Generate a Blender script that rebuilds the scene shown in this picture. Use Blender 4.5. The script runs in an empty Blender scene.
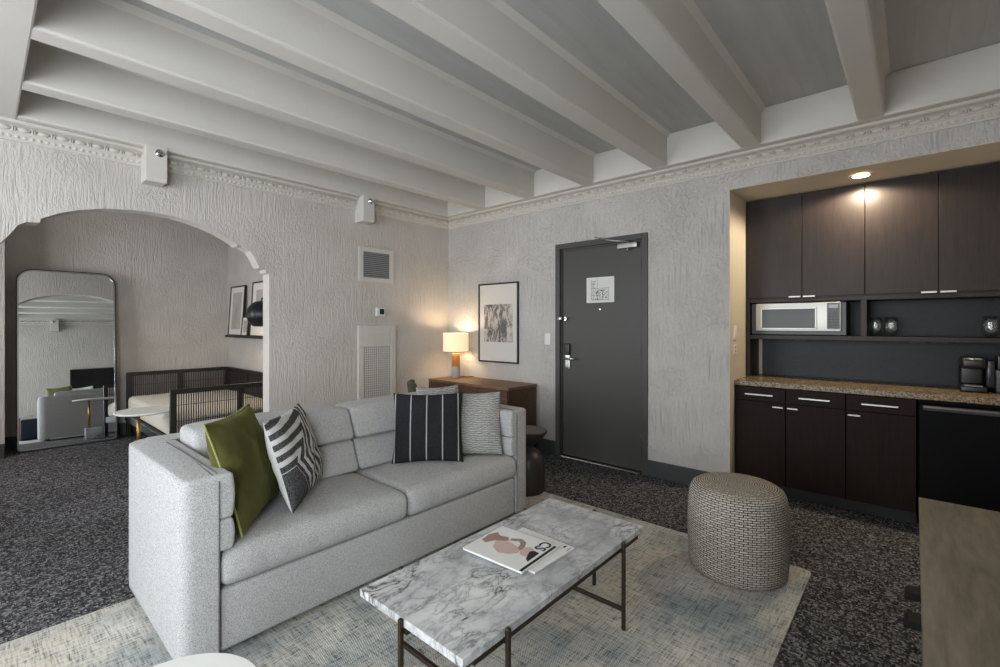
import bpy, bmesh, math, random
from mathutils import Vector, Matrix, noise as mn
random.seed(7)
C = bpy.context.scene.collection
PI = math.pi
sc = bpy.context.scene
# ------------------------------------------------------------------ materials
def rgb(h):
    v = [int(h[i:i+2], 16)/255 for i in (0, 2, 4)]
    return tuple((c/12.92 if c <= .04045 else ((c+.055)/1.055)**2.4) for c in v)+(1,)
class NT:
    def __init__(s, name, rough=.6, metal=0, spec=.5, col=None):
        m = s.m = bpy.data.materials.new(name); m.use_nodes = True
        s.t = m.node_tree; s.n = s.t.nodes; s.b = s.n['Principled BSDF']
        s.b.inputs['Roughness'].default_value = rough; s.b.inputs['Metallic'].default_value = metal
        s.b.inputs['Specular IOR Level'].default_value = spec
        if col: s.b.inputs['Base Color'].default_value = rgb(col) if isinstance(col, str) else col
        s._tc = None
    def put(s, sock, v):
        if isinstance(v, bpy.types.NodeSocket): s.t.links.new(v, sock)
        elif v is not None: sock.default_value = v
    def tc(s, k='Object'):
        if not s._tc: s._tc = s.n.new('ShaderNodeTexCoord')
        return s._tc.outputs[k]
    def map(s, scale=(1,1,1), rot=(0,0,0), loc=(0,0,0), v=None):
        n = s.n.new('ShaderNodeMapping'); s.put(n.inputs[0], v or s.tc())
        n.inputs['Scale'].default_value = scale; n.inputs['Rotation'].default_value = rot; n.inputs['Location'].default_value = loc
        return n.outputs[0]
    def noise(s, v=None, scale=5, detail=2, rough=.5, dist=0):
        n = s.n.new('ShaderNodeTexNoise'); s.put(n.inputs['Vector'], v or s.tc())
        n.inputs['Scale'].default_value = scale; n.inputs['Detail'].default_value = detail
        n.inputs['Roughness'].default_value = rough; n.inputs['Distortion'].default_value = dist
        return n.outputs['Fac']
    def voro(s, v=None, scale=5, feature='F1', out='Distance', rnd=1):
        n = s.n.new('ShaderNodeTexVoronoi'); n.feature = feature; s.put(n.inputs['Vector'], v or s.tc())
        n.inputs['Scale'].default_value = scale; n.inputs['Randomness'].default_value = rnd
        return n.outputs[out]
    def m_(s, op, a, b=None, c=None):
        n = s.n.new('ShaderNodeMath'); n.operation = op
        s.put(n.inputs[0], a); s.put(n.inputs[1], b); s.put(n.inputs[2], c); return n.outputs[0]
    def ramp(s, f, stops, interp='LINEAR'):
        n = s.n.new('ShaderNodeValToRGB'); s.put(n.inputs[0], f); r = n.color_ramp; r.interpolation = interp
        while len(r.elements) < len(stops): r.elements.new(.5)
        for e, (p, c) in zip(r.elements, stops):
            e.position = p; e.color = rgb(c) if isinstance(c, str) else ((c, c, c, 1) if isinstance(c, (int, float)) else c)
        return n.outputs[0]
    def mix(s, f, a, b, mode='MIX'):
        n = s.n.new('ShaderNodeMix'); n.data_type = 'RGBA'; n.blend_type = mode
        s.put(n.inputs[0], f); s.put(n.inputs[6], rgb(a) if isinstance(a, str) else a); s.put(n.inputs[7], rgb(b) if isinstance(b, str) else b)
        return n.outputs[2]
    def xyz(s, v=None):
        n = s.n.new('ShaderNodeSeparateXYZ'); s.put(n.inputs[0], v or s.tc()); return n.outputs
    def col(s, v): s.put(s.b.inputs['Base Color'], v); return s
    def rough(s, v): s.put(s.b.inputs['Roughness'], v); return s
    def bump(s, h, strength=.5, dist=.01):
        n = s.n.new('ShaderNodeBump'); n.inputs['Strength'].default_value = strength; n.inputs['Distance'].default_value = dist
        s.put(n.inputs['Height'], h); s.t.links.new(n.outputs[0], s.b.inputs['Normal']); return s
M = {}
def simple(name, col, rough=.5, metal=0, spec=.5, grain=None):
    t = NT(name, rough, metal, spec, col)
    if grain: t.bump(t.noise(scale=grain[0], detail=3), grain[1], grain[2])
    M[name] = t.m; return t.m
# plaster: heavy vertical drag marks
def plaster(name, c, k=.85):
    t = NT(name, .85, 0, .25)
    n1 = t.noise(t.map((46,46,5)), 1, 3, .6, .8); n2 = t.noise(t.map((70,70,40)), 1, 3, .6)
    n3 = t.noise(t.map((2.2,2.2,2.2)), 1, 2)
    n4 = t.noise(t.map((26,26,17)), 1, 3, .6, 1.6)
    sw = t.ramp(n3, [(.42, 0), (.62, 1)])
    h = t.mix(sw, n1, n4); h = t.m_('ADD', t.m_('MULTIPLY', h, 1.0), t.m_('MULTIPLY', n2, .3))
    t.bump(h, min(k, 1), .016*(1.6 if k >= 1 else 1)); t.col(t.ramp(t.noise(scale=3), [(.3, c[0]), (.7, c[1])]))
    M[name] = t.m
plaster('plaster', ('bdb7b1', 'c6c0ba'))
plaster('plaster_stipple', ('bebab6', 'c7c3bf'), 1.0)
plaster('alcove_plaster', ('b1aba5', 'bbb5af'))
t = NT('ceiling_paint', .8, 0, .25); h = t.noise(t.map((60,60,12)), 1, 3, .6, .4)
t.col(t.ramp(t.noise(scale=2), [(.3, 'c0bdb8'), (.7, 'c8c5c0')])).bump(h, .35, .006); M['ceiling_paint'] = t.m
t = NT('beam_paint', .6, 0, .35); t.col(t.ramp(t.noise(scale=2), [(.3, 'c9c5be'), (.7, 'cfcbc4')])).bump(t.noise(scale=22, detail=4), .15, .008); M['beam_paint'] = t.m
t = NT('boards_paint', .8, 0, .2); x = t.xyz()
g = t.m_('FRACT', t.m_('MULTIPLY', x[1], 7.0)); g = t.ramp(g, [(0, 0), (.04, 1), (.96, 1), (1, 0)])
t.col(t.ramp(t.noise(t.map((2,14,2)), 1, 3), [(.3, 'b4b4b1'), (.7, 'bebebb')])).bump(g, .3, .004); M['boards_paint'] = t.m
simple('cornice_paint', 'c3beb6', .7, grain=(30,.1,.004)); simple('niche_paint', 'c9bfae', .6, grain=(40,.1,.004))
simple('white_paint', 'c8c4bd', .5, grain=(30,.06,.003))
simple('dark_trim', '3d4040', .5, grain=(30,.08,.002))
simple('door_paint', '42413e', .45, grain=(60,.08,.002))
# carpet: woven dark ground with lighter dashes
t = NT('carpet', .95, 0, .1)
a = t.xyz(t.voro(t.map((56,125,1)), 1, out='Color', rnd=.75))[0]; b = t.xyz(t.voro(t.map((125,56,1), loc=(3,9,0)), 1, out='Color', rnd=.75))[0]
k = t.noise(t.map((40,40,1)), 1, 2)
f = t.mix(t.ramp(k, [(.47, 0), (.53, 1)]), a, b)
f = t.m_('ADD', f, t.m_('MULTIPLY', t.m_('SUBTRACT', t.noise(scale=380, detail=2), .5), .5))
t.col(t.ramp(f, [(.15, '272729'), (.48, '3f3f41'), (.70, '646264'), (.92, '8d8a8b')])).bump(f, .5, .008); M['carpet'] = t.m
# rug
t = NT('rug_weave', .95, 0, .1)
w1 = t.noise(t.map((10,120,10)), 1, 3, .7); w2 = t.noise(t.map((120,10,10)), 1, 3, .7)
cl = t.noise(t.map((1.3,2.0,1), loc=(4.2,1.1,0)), 1, 4, .6); pt = t.noise(t.map((2.4,2.0,1), loc=(7,3,0)), 1, 4, .6)
base = t.mix(t.ramp(cl, [(.40, 0), (.60, 1)]), 'cac4b8', 'a1a8a9')
base = t.mix(t.ramp(pt, [(.45, 0), (.65, 1)]), base, 'd3d0c8')
th = t.m_('MULTIPLY', t.m_('ADD', w1, w2), .5)
tn = t.ramp(th, [(.38, (.25,.26,.27,1)), (.46, (.78,.78,.78,1)), (.55, (1.08,1.08,1.06,1))])
col = t.mix(1.0, base, tn, 'MULTIPLY')
x = t.xyz(); gx = t.m_('SINE', t.m_('MULTIPLY', x[0], 620)); gy = t.m_('SINE', t.m_('MULTIPLY', x[1], 620))
hh = t.m_('ADD', t.m_('MULTIPLY', gx, gy), t.m_('MULTIPLY', th, 3)); t.col(col).bump(hh, .6, .004); M['rug_weave'] = t.m
# fabrics
def fabric(name, c0, c1, sc_=260, bump=.25, rough=.9):
    t = NT(name, rough, 0, .15); n = t.noise(scale=sc_, detail=3, rough=.75); m2 = t.noise(t.map((sc_*.9, sc_*.2, sc_*.9)), 1, 2)
    f = t.m_('ADD', t.m_('MULTIPLY', n, .65), t.m_('MULTIPLY', m2, .35))
    t.col(t.ramp(f, [(.38, c0), (.62, c1)])).bump(f, bump, .003); t.b.inputs['Sheen Weight'].default_value = .1; M[name] = t.m; return t
fabric('sofa_fabric', '828283', 'c2c2c1', 300)
fabric('sofa_seam', '55565a', '6f7072')
fabric('cream_fabric', 'c9c2b4', 'e0d9cb', 200, .15)
fabric('white_backing', 'c4c6c2', 'd8dad6', 220, .2)
fabric('navy_fabric', '1b1e29', '2a2e3a', 200, .15)
fabric('towel_fabric', '8f9190', 'c3c3c0', 160, .4)
fabric('olive_fabric', '34362a', '484a38', 220, .2)
t = NT('green_velvet', .75, 0, .15); n = t.noise(t.map((9,9,5)), 1, 3, .6, .6)
t.col(t.ramp(n, [(.3, '3d3d1c'), (.7, '53532d')])).bump(n, .25, .02); t.b.inputs['Sheen Weight'].default_value = .25; t.b.inputs['Sheen Roughness'].default_value = .4
t.b.inputs['Sheen Tint'].default_value = rgb('b5b86a'); M['green_velvet'] = t.m
fabric('green_piping', '7d8245', '8d9255', 200, .1)
t = NT('black_stripe', .9, 0, .15); x = t.xyz()
s_ = t.m_('FRACT', t.m_('ADD', t.m_('MULTIPLY', x[0], 9.6), .12)); s_ = t.ramp(s_, [(0, 1), (.055, 1), (.075, 0), (1, 0)])
n = t.noise(scale=300, detail=2); t.col(t.mix(s_, t.ramp(n, [(.4, '1b1b1d'), (.6, '2c2c2f')]), 'a9a9a8')).bump(t.m_('ADD', s_, n), .25, .004); M['black_stripe'] = t.m
t = NT('grey_knit', .95, 0, .1); w = t.n.new('ShaderNodeTexWave'); w.wave_type = 'BANDS'; w.bands_direction = 'Z'
t.put(w.inputs['Vector'], t.tc()); w.inputs['Scale'].default_value = 26; w.inputs['Distortion'].default_value = 5; w.inputs['Detail'].default_value = 2; w.inputs['Detail Scale'].default_value = 2.2
n = t.noise(scale=260, detail=2); f = t.m_('ADD', t.m_('MULTIPLY', w.outputs['Fac'], .5), t.m_('MULTIPLY', n, .5))
t.col(t.ramp(f, [(.3, '767674'), (.5, '9a9a97'), (.7, 'b8b7b3')])).bump(f, .6, .006); M['grey_knit'] = t.m
t = NT('bent_stripe', .95, 0, .1); x = t.xyz()
zig = t.m_('MULTIPLY', t.m_('ABSOLUTE', t.m_('SUBTRACT', x[2], -.02)), -.55)
g = t.m_('MAXIMUM', t.m_('SUBTRACT', x[2], t.m_('MULTIPLY', x[0], .15)), t.m_('ADD', x[0], t.m_('ADD', zig, .19)))
s_ = t.m_('FRACT', t.m_('MULTIPLY', g, 18.0)); s_ = t.ramp(s_, [(0, 0), (.50, 0), (.54, 1), (.96, 1), (1, 0)])
s_ = t.m_('MULTIPLY', s_, t.m_('GREATER_THAN', g, -.005))
n = t.noise(scale=260, detail=2); t.col(t.mix(s_, t.ramp(n, [(.4, '232327'), (.62, '6a6a6c')]), t.ramp(n, [(.4, 'bdbdbb'), (.6, 'd6d6d3')]))).bump(t.m_('ADD', t.m_('MULTIPLY', s_, 1.2), n), .5, .005); M['bent_stripe'] = t.m
# pouf weave (uv bricks)
t = NT('pouf_weave', .95, 0, .1); br = t.n.new('ShaderNodeTexBrick'); t.put(br.inputs['Vector'], t.tc('UV'))
br.inputs['Color1'].default_value = rgb('c6c2ba'); br.inputs['Color2'].default_value = rgb('b2aea7'); br.inputs['Mortar'].default_value = rgb('474540')
for k, v in (('Scale', 1), ('Mortar Size', .0022), ('Mortar Smooth', .35), ('Brick Width', .041), ('Row Height', .0120)): br.inputs[k].default_value = v
n = t.noise(scale=240, detail=2); inv = t.m_('SUBTRACT', 1, br.outputs['Fac'])
t.col(t.mix(.55, br.outputs['Color'], t.ramp(n, [(.35, '76726c'), (.65, 'c0bbb2')]), 'OVERLAY')).bump(t.m_('ADD', inv, t.m_('MULTIPLY', n, .3)), .9, .006); M['pouf_weave'] = t.m
# marble
t = NT('marble', .22, 0, .5)
d1 = t.noise(scale=3.2, detail=5, rough=.6)
def vein(sc_, dist, w, loc):
    n = t.noise(t.map((1,1.9,1), (0,0,-.35), loc), sc_, 5, .58, dist); return t.ramp(t.m_('ABSOLUTE', t.m_('SUBTRACT', n, .5)), [(0, 1), (w, .35), (w*3.5, 0)])
v = t.m_('MAXIMUM', vein(3.4, .35, .018, (1,2,3)), t.m_('MULTIPLY', vein(8.0, .4, .022, (5,1,2)), .7))
v = t.m_('MULTIPLY', v, t.ramp(t.noise(scale=3.6, detail=3), [(.35, .2), (.6, 1)]))
base = t.ramp(d1, [(.32, '9fa1a4'), (.5, 'c6c7c8'), (.65, 'd6d7d7')]); t.col(t.mix(t.m_('MULTIPLY', v, 1.0), base, '3e4044')); M['marble'] = t.m
# woods
def wood(name, c0, c1, sc_, rough, bump=.1, rot=(0,0,0), spec=.28):
    t = NT(name, rough, 0, spec); v = t.map(sc_, rot); n = t.noise(v, 1, 5, .62, 1.2); n2 = t.noise(t.map(tuple(k*5 for k in sc_), rot), 1, 2)
    f = t.m_('ADD', t.m_('MULTIPLY', n, .7), t.m_('MULTIPLY', n2, .3)); t.col(t.ramp(f, [(.35, c0), (.65, c1)])).bump(f, bump, .002); M[name] = t.m
wood('walnut', '684d38', '936f4e', (22,1.6,22), .45)
wood('walnut_dark', '4a392d', '67503e', (22,2.5,22), .5)
wood('espresso', '1f1918', '2d2523', (60,60,3), .42, .08)
wood('espresso_base', '1c1310', '281c18', (60,60,3), .5, .06, spec=.1)
wood('grey_oak', '544d40', '777060', (1.8,12,12), .5)
wood('charcoal_panel', '222326', '2c2e30', (2,30,30), .45, .05)
simple('dark_bronze', '4b4237', .42, .85, grain=(60,.05,.001)); simple('dull_steel', 'b4b3ae', .42, .85, grain=(90,.04,.0005)); simple('steel', 'b9b9b7', .3, 1, grain=(90,.04,.0005)); simple('chrome', 'cfcfcf', .12, 1, grain=(20,.02,.0005))
simple('brass', 'a8854e', .35, .9, grain=(40,.04,.0005)); simple('black_plastic', '141415', .35, grain=(90,.05,.0005)); simple('black_matte', '1c1c1c', .55, grain=(90,.05,.0005))
simple('fridge_black', '060608', .6, 0, .1, grain=(120,.06,.0006)); simple('black_frame', '181513', .45, grain=(60,.06,.0006))
simple('grey_plastic', '4b4d50', .5, grain=(90,.05,.0005)); simple('paper', 'd6d5d1', .7, grain=(40,.03,.0004)); simple('mat_board', 'cfcac3', .8, grain=(80,.03,.0004))
simple('ink', '1a1a1c', .7, grain=(40,.02,.0003)); simple('cement', 'b3aea8', .8, grain=(70,.25,.002)); simple('white_laminate', 'dcdcda', .35, grain=(30,.02,.0004))
simple('screen_black', '08090a', .12, grain=(4,.01,.0003)); simple('oven_window', '2a2d2f', .3, 0, .4, grain=(4,.01,.0003)); simple('leather_black', '0d0d0e', .7, 0, .2, grain=(150,.2,.001)); simple('dark_stool', '2c2724', .42, grain=(30,.08,.002))
simple('stool_top', '51463f', .5, grain=(30,.05,.001)); simple('mirror_glass', 'e2e7e9', .0, 1)
simple('skin_print', 'c4aaa0', .6, grain=(40,.02,.0003)); simple('rust_print', '947c76', .6, grain=(40,.02,.0003)); simple('grille_dark', '3c3d3f', .7, grain=(40,.02,.0004)); simple('cane', '2a2523', .6, grain=(120,.2,.001))
t = NT('amber_glass', .3, 0, .5, 'c18a42'); t.b.inputs['Transmission Weight'].default_value = .35; t.bump(t.noise(t.map((60,60,4)), 1, 2), .3, .003); M['amber_glass'] = t.m
t = NT('clear_glass', .03); out = t.n['Material Output']; tr = t.n.new('ShaderNodeBsdfTransparent'); tr.inputs[0].default_value = (.93,.95,.95,1)
gl = t.n.new('ShaderNodeBsdfGlossy'); gl.inputs['Roughness'].default_value = .04; lw = t.n.new('ShaderNodeLayerWeight'); lw.inputs[0].default_value = .35; mx = t.n.new('ShaderNodeMixShader')
t.put(mx.inputs[0], t.m_('ADD', t.m_('MULTIPLY', lw.outputs['Facing'], .3), .06)); t.t.links.new(tr.outputs[0], mx.inputs[1]); t.t.links.new(gl.outputs[0], mx.inputs[2]); t.t.links.new(mx.outputs[0], out.inputs[0]); M['clear_glass'] = t.m
t = NT('picture_glass', .06, 0, .35, 'ffffff'); t.b.inputs['Alpha'].default_value = .06; M['picture_glass'] = t.m
t = NT('shade_linen', .8, 0, .1); n = t.noise(t.map((200,200,60)), 1, 2); t.col(t.ramp(n, [(.3, 'd6c6a8'), (.7, 'e6d8bc')])); t.put(t.b.inputs['Emission Color'], rgb('f8dcae')); t.b.inputs['Emission Strength'].default_value = .75; M['shade_linen'] = t.m
def glow(name, c, s): 
    t = NT(name, .5, 0, .2, c); t.b.inputs['Emission Color'].default_value = rgb(c); t.b.inputs['Emission Strength'].default_value = s; M[name] = t.m
glow('bulb_glow', 'ffd79a', 12); glow('downlight_glow', 'ffe6b8', 14)
t = NT('granite', .25, 0, .5); v1 = t.voro(scale=150, out='Color'); n = t.noise(scale=40, detail=4, rough=.7); sx = t.xyz(v1)
f = t.m_('ADD', t.m_('MULTIPLY', sx[0], .55), t.m_('MULTIPLY', n, .45))
t.col(t.ramp(f, [(.25, '2a221b'), (.42, '63503a'), (.55, '8f7650'), (.68, '837b6d'), (.8, 'ad9570')])); M['granite'] = t.m
t = NT('abstract_print', .6, 0, .3); n = t.noise(t.map((15,9,6), rot=(0,.6,0)), 1, 6, .72, .7)
t.col(t.ramp(n, [(.40, '37302e'), (.48, '5c504b'), (.54, 'b3a79e'), (.66, 'd0c7bd')])); M['abstract_print'] = t.m
t = NT('faded_print', .6, 0, .3); n = t.noise(t.map((6,20,4)), 1, 4, .6, .5); t.col(t.ramp(n, [(.35, '8d837b'), (.65, 'a89e95')])); M['faded_print'] = t.m
t = NT('dome_metal', .35, .4, .5, '202224'); t.bump(t.noise(scale=60), .08, .001); M['dome_metal'] = t.m

# ------------------------------------------------------------------ mesh helpers
def obj(name, bm, m, parent=None, smooth=False, ang=None):
    me = bpy.data.meshes.new(name); bmesh.ops.recalc_face_normals(bm, faces=bm.faces[:]); bm.to_mesh(me); bm.free()
    for k in (m if isinstance(m, (list, tuple)) else [m]): me.materials.append(M[k])
    if smooth:
        for p in me.polygons: p.use_smooth = True
        if ang is not None: me.set_sharp_from_angle(angle=math.radians(ang))
    o = bpy.data.objects.new(name, me); C.objects.link(o)
    if parent: o.parent = parent
    return o
def tag(o, label, cat, group=None, kind=None):
    o['label'] = label; o['category'] = cat
    if group: o['group'] = group
    if kind: o['kind'] = kind
    return o
def thing(name, label, cat, loc=(0,0,0), rz=0, group=None):
    o = bpy.data.objects.new(name, None); C.objects.link(o); o.location = loc; o.rotation_euler = (0,0,rz); o.empty_display_size = .1
    return tag(o, label, cat, group)
def struct(name, bm, m, parent=None, **k):
    o = obj(name, bm, m, parent, **k)
    if not parent: o['kind'] = 'structure'
    return o
def copy_tree(o, parent=None):
    c = o.copy(); C.objects.link(c)
    if parent: c.parent = parent
    for ch in list(o.children): copy_tree(ch, c)
    return c
def B(): return bmesh.new()
def box(bm, x0, x1, y0, y1, z0, z1, bev=0, seg=2, mat=0):
    r = bmesh.ops.create_cube(bm, size=1, matrix=Matrix.Translation(((x0+x1)/2, (y0+y1)/2, (z0+z1)/2)) @ Matrix.Diagonal((x1-x0, y1-y0, z1-z0, 1)))
    vs = r['verts']; fs = {f for v in vs for f in v.link_faces}
    for f in fs: f.material_index = mat
    if bev: bmesh.ops.bevel(bm, geom=list({e for v in vs for e in v.link_edges}), offset=bev, segments=seg, profile=.5, affect='EDGES')
    return bm
def bx(*a, **k): return box(B(), *a, **k)
def axis(h, r, n):
    r = min(r, h*.999); L = [-h, -h+.12*r, -h+.34*r, -h+.64*r, -h+r]
    if h-r > 1e-4:
        for i in range(1, n): L.append(-h+r+2*(h-r)*i/n)
    return L+[-v for v in reversed(L[:5])] if h-r > 1e-4 else L[:5]+[-v for v in reversed(L[:4])]
def rbox(bm, c, dims, r, n=(4,4,4), f=None, mat=0):
    """box with rounded edges, optionally deformed by f(local point)"""
    h = [d/2 for d in dims]; r = min(r, min(h)*.999); A = [axis(h[i], r, n[i]) for i in range(3)]; V = {}
    def vert(p):
        k = tuple(round(q, 6) for q in p)
        if k not in V:
            p = Vector(p); q = Vector([max(-(h[i]-r), min(h[i]-r, p[i])) for i in range(3)])
            d = p-q; d = d.normalized()*r if d.length > 1e-9 else d; o = q+d
            if f: o = Vector(f(o, h))
            V[k] = bm.verts.new(o+Vector(c))
        return V[k]
    for a in range(3):
        u, w = (a+1) % 3, (a+2) % 3
        for s in (-1, 1):
            for i in range(len(A[u])-1):
                for j in range(len(A[w])-1):
                    q = []
                    for (ii, jj) in ((i,j), (i+1,j), (i+1,j+1), (i,j+1)):
                        p = [0,0,0]; p[a] = s*h[a]; p[u] = A[u][ii]; p[w] = A[w][jj]; q.append(vert(p))
                    try: bm.faces.new(q).material_index = mat
                    except ValueError: pass
    return bm
def lathe(bm, prof, seg=32, c=(0,0,0), mat=0, uv=False):
    rings = []; L = [0]
    for i in range(1, len(prof)): L.append(L[-1]+math.hypot(prof[i][0]-prof[i-1][0], prof[i][1]-prof[i-1][1]))
    R = max(p[0] for p in prof)
    for (r, z) in prof:
        if r < 1e-6: rings.append([bm.verts.new((c[0], c[1], c[2]+z))])
        else: rings.append([bm.verts.new((c[0]+r*math.cos(2*PI*i/seg), c[1]+r*math.sin(2*PI*i/seg), c[2]+z)) for i in range(seg)])
    uvl = bm.loops.layers.uv.verify() if uv else None
    for k in range(len(rings)-1):
        a, b = rings[k], rings[k+1]
        for i in range(seg):
            j = (i+1) % seg
            if len(a) == 1 and len(b) == 1: continue
            if len(a) == 1: q = [a[0], b[j], b[i]]; uvs = [(i+.5, k), (i+1, k+1), (i, k+1)]
            elif len(b) == 1: q = [a[i], a[j], b[0]]; uvs = [(i, k), (i+1, k), (i+.5, k+1)]
            else: q = [a[i], a[j], b[j], b[i]]; uvs = [(i, k), (i+1, k), (i+1, k+1), (i, k+1)]
            fc = bm.faces.new(q); fc.material_index = mat
            if uv:
                for lp, (uu, vv) in zip(fc.loops, uvs): lp[uvl].uv = (uu/seg*2*PI*R, L[vv])
    return bm
def tube(bm, pts, r, seg=10, caps=True, mat=0, closed=False):
    pts = [Vector(p) for p in pts]; n = len(pts); rings = []; up = None
    for i, p in enumerate(pts):
        if closed: d = (pts[(i+1) % n]-pts[i-1]).normalized()
        else: d = (pts[min(i+1, n-1)]-pts[max(i-1, 0)]).normalized()
        if up is None: up = Vector((0,0,1)) if abs(d.z) < .9 else Vector((1,0,0))
        s = d.cross(up).normalized(); up = s.cross(d).normalized()
        rr = r[i] if isinstance(r, (list, tuple)) else r
        rings.append([bm.verts.new(p+rr*(math.cos(2*PI*k/seg)*s+math.sin(2*PI*k/seg)*up)) for k in range(seg)])
    for i in range(n if closed else n-1):
        a, b = rings[i], rings[(i+1) % n]
        for k in range(seg): bm.faces.new([a[k], a[(k+1) % seg], b[(k+1) % seg], b[k]]).material_index = mat
    if caps and not closed:
        bm.faces.new(rings[0]).material_index = mat; bm.faces.new(rings[-1]).material_index = mat
    return bm
def prism(bm, pts2, lo, hi, axis='y', mat=0, bev=0, bseg=3):
    """polygon extruded along an axis; pts2 are the two other coordinates in xyz order"""
    def P(p, w): return {'x': (w, p[0], p[1]), 'y': (p[0], w, p[1]), 'z': (p[0], p[1], w)}[axis]
    a = [bm.verts.new(P(p, lo)) for p in pts2]; b = [bm.verts.new(P(p, hi)) for p in pts2]; n = len(a)
    fs = [bm.faces.new(a), bm.faces.new(list(reversed(b)))]
    for i in range(n): fs.append(bm.faces.new([a[i], b[i], b[(i+1) % n], a[(i+1) % n]]))
    for f in fs: f.material_index = mat
    if bev:
        es = [e for e in fs[0].edges]+[e for e in fs[1].edges]; bmesh.ops.bevel(bm, geom=es, offset=bev, segments=bseg, profile=.5, affect='EDGES')
    return bm
def ball(bm, c, r, seg=10, ring=6, sc_=(1,1,1), mat=0):
    g = bmesh.ops.create_uvsphere(bm, u_segments=seg, v_segments=ring, radius=r, matrix=Matrix.Translation(c) @ Matrix.Diagonal((*sc_, 1)))
    for v in g['verts']:
        for f in v.link_faces: f.material_index = mat
    return bm
def text_mesh(name, s, size, m, parent, matrix, depth=.0006):
    cu = bpy.data.curves.new(name, 'FONT'); cu.body = s; cu.size = size; cu.extrude = depth; cu.offset = size*.02; cu.align_x = 'CENTER'; cu.align_y = 'CENTER'
    o = bpy.data.objects.new(name+'_source', cu); C.objects.link(o); bpy.context.view_layer.update()
    me = bpy.data.meshes.new_from_object(o.evaluated_get(bpy.context.evaluated_depsgraph_get()))
    bpy.data.objects.remove(o); bpy.data.curves.remove(cu); me.materials.clear(); me.materials.append(M[m])
    r = bpy.data.objects.new(name, me); C.objects.link(r)
    if parent: r.parent = parent
    r.matrix_local = matrix; return r

# ------------------------------------------------------------------ room constants
XB, YA, YC, XD = 4.038, 4.49, -.62, -2.2     # wall B (door), wall A (arch), wall C (television), wall D (windows)
CE, BB = 2.99, 2.72                            # ceiling, underside of the beams
AY = 7.36; AX = 2.38                           # alcove back and right walls
# ------------------------------------------------------------------ shell
struct('floor', bx(XD-.2, 5.0, YC-.2, AY+.2, -.08, 0), 'carpet')
struct('ceiling', bx(XD-.2, 5.0, YC-.2, YA+.14, CE, CE+.08), 'boards_paint')
R_ = [(.03,0), (.03,1.72), (.055,1.84), (.092,1.906), (.137,1.972), (.174,2.038), (.212,2.064), (.269,2.07), (.279,2.075), (.284,2.10), (.379,2.155), (.484,2.196), (.623,2.232), (.771,2.25), (.91,2.256), (1.05,2.25), (1.17,2.228), (1.276,2.198), (1.36,2.168), (1.429,2.134), (1.509,2.09), (1.533,2.068), (1.549,2.076), (1.574,2.066), (1.633,2.035), (1.665,1.99), (1.69,1.94), (1.715,1.895), (1.735,1.884), (1.765,1.878), (1.772,1.852), (1.80,1.84), (1.80,0)]
struct('wall_arch', prism(B(), [(XD,0)]+R_+[(XB+.12,0), (XB+.12,CE), (XD,CE)], YA, YA+.14, 'y'), 'plaster')
struct('wall_door_side', prism(B(), [(YA,0), (YA,CE), (YC,CE), (YC,2.463), (1.117,2.463), (1.117,0), (1.853,0), (1.853,2.155), (2.758,2.155), (2.758,0)], XB, XB+.12, 'x'), 'plaster_stipple')
struct('wall_niche_left', bx(XB+.12, 4.95, 1.117, 1.20, 0, 2.56), 'niche_paint')
struct('trim_1', bx(XB+.002, XB+.12, 1.112, 1.1172, 0, 2.463), 'niche_paint')
struct('trim_2', bx(XB+.12, 4.95, YC, 1.117, 2.463, 2.56), 'niche_paint')
struct('trim_3', bx(XB+.003, XB+.12, YC, 1.1115, 2.4585, 2.4632), 'niche_paint')
struct('wall_niche_back', bx(4.85, 4.95, YC, 1.117, 0, 2.463), 'niche_paint')
struct('light_block_door', bx(XB+.125, XB+.2, 1.75, 2.85, 0, 2.3), 'dark_trim')  # unseen box added behind the door to block light
bm = B(); WC = (-2.0, -.75)
box(bm, XD, WC[0], YC-.12, YC, 0, CE); box(bm, WC[1], 4.95, YC-.12, YC, 0, CE); box(bm, WC[0], WC[1], YC-.12, YC, 0, .55); box(bm, WC[0], WC[1], YC-.12, YC, 2.4, CE)
struct('wall_television', bm, 'plaster')
def window_frame(bm, a, b, z0, z1, ax, p):
    for (q, w, z, zz) in ((a, a+.05, z0, z1), (b-.05, b, z0, z1), (a+.05, b-.05, z0, z0+.05), (a+.05, b-.05, z1-.05, z1), ((a+b)/2-.02, (a+b)/2+.02, z0+.05, z1-.05)):
        if ax == 'x': box(bm, q, w, p-.03, p+.03, z, zz)
        else: box(bm, p-.03, p+.03, q, w, z, zz)
    return bm
struct('window_3', window_frame(B(), *WC, .55, 2.4, 'x', YC-.06), 'white_paint')
# window wall
W = [(.3,1.75), (2.3,3.75)]
bm = B(); ys = [YC, W[0][0], W[0][1], W[1][0], W[1][1], YA]
for i in range(5):
    if i % 2 == 0: box(bm, XD-.12, XD, ys[i], ys[i+1], 0, CE)
    else: box(bm, XD-.12, XD, ys[i], ys[i+1], 0, .55); box(bm, XD-.12, XD, ys[i], ys[i+1], 2.4, CE)
struct('wall_window', bm, 'plaster')
for k, (a, b) in enumerate(W):
    struct('window_%d' % (k+1), window_frame(B(), a, b, .55, 2.4, 'y', XD-.06), 'white_paint')
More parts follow.
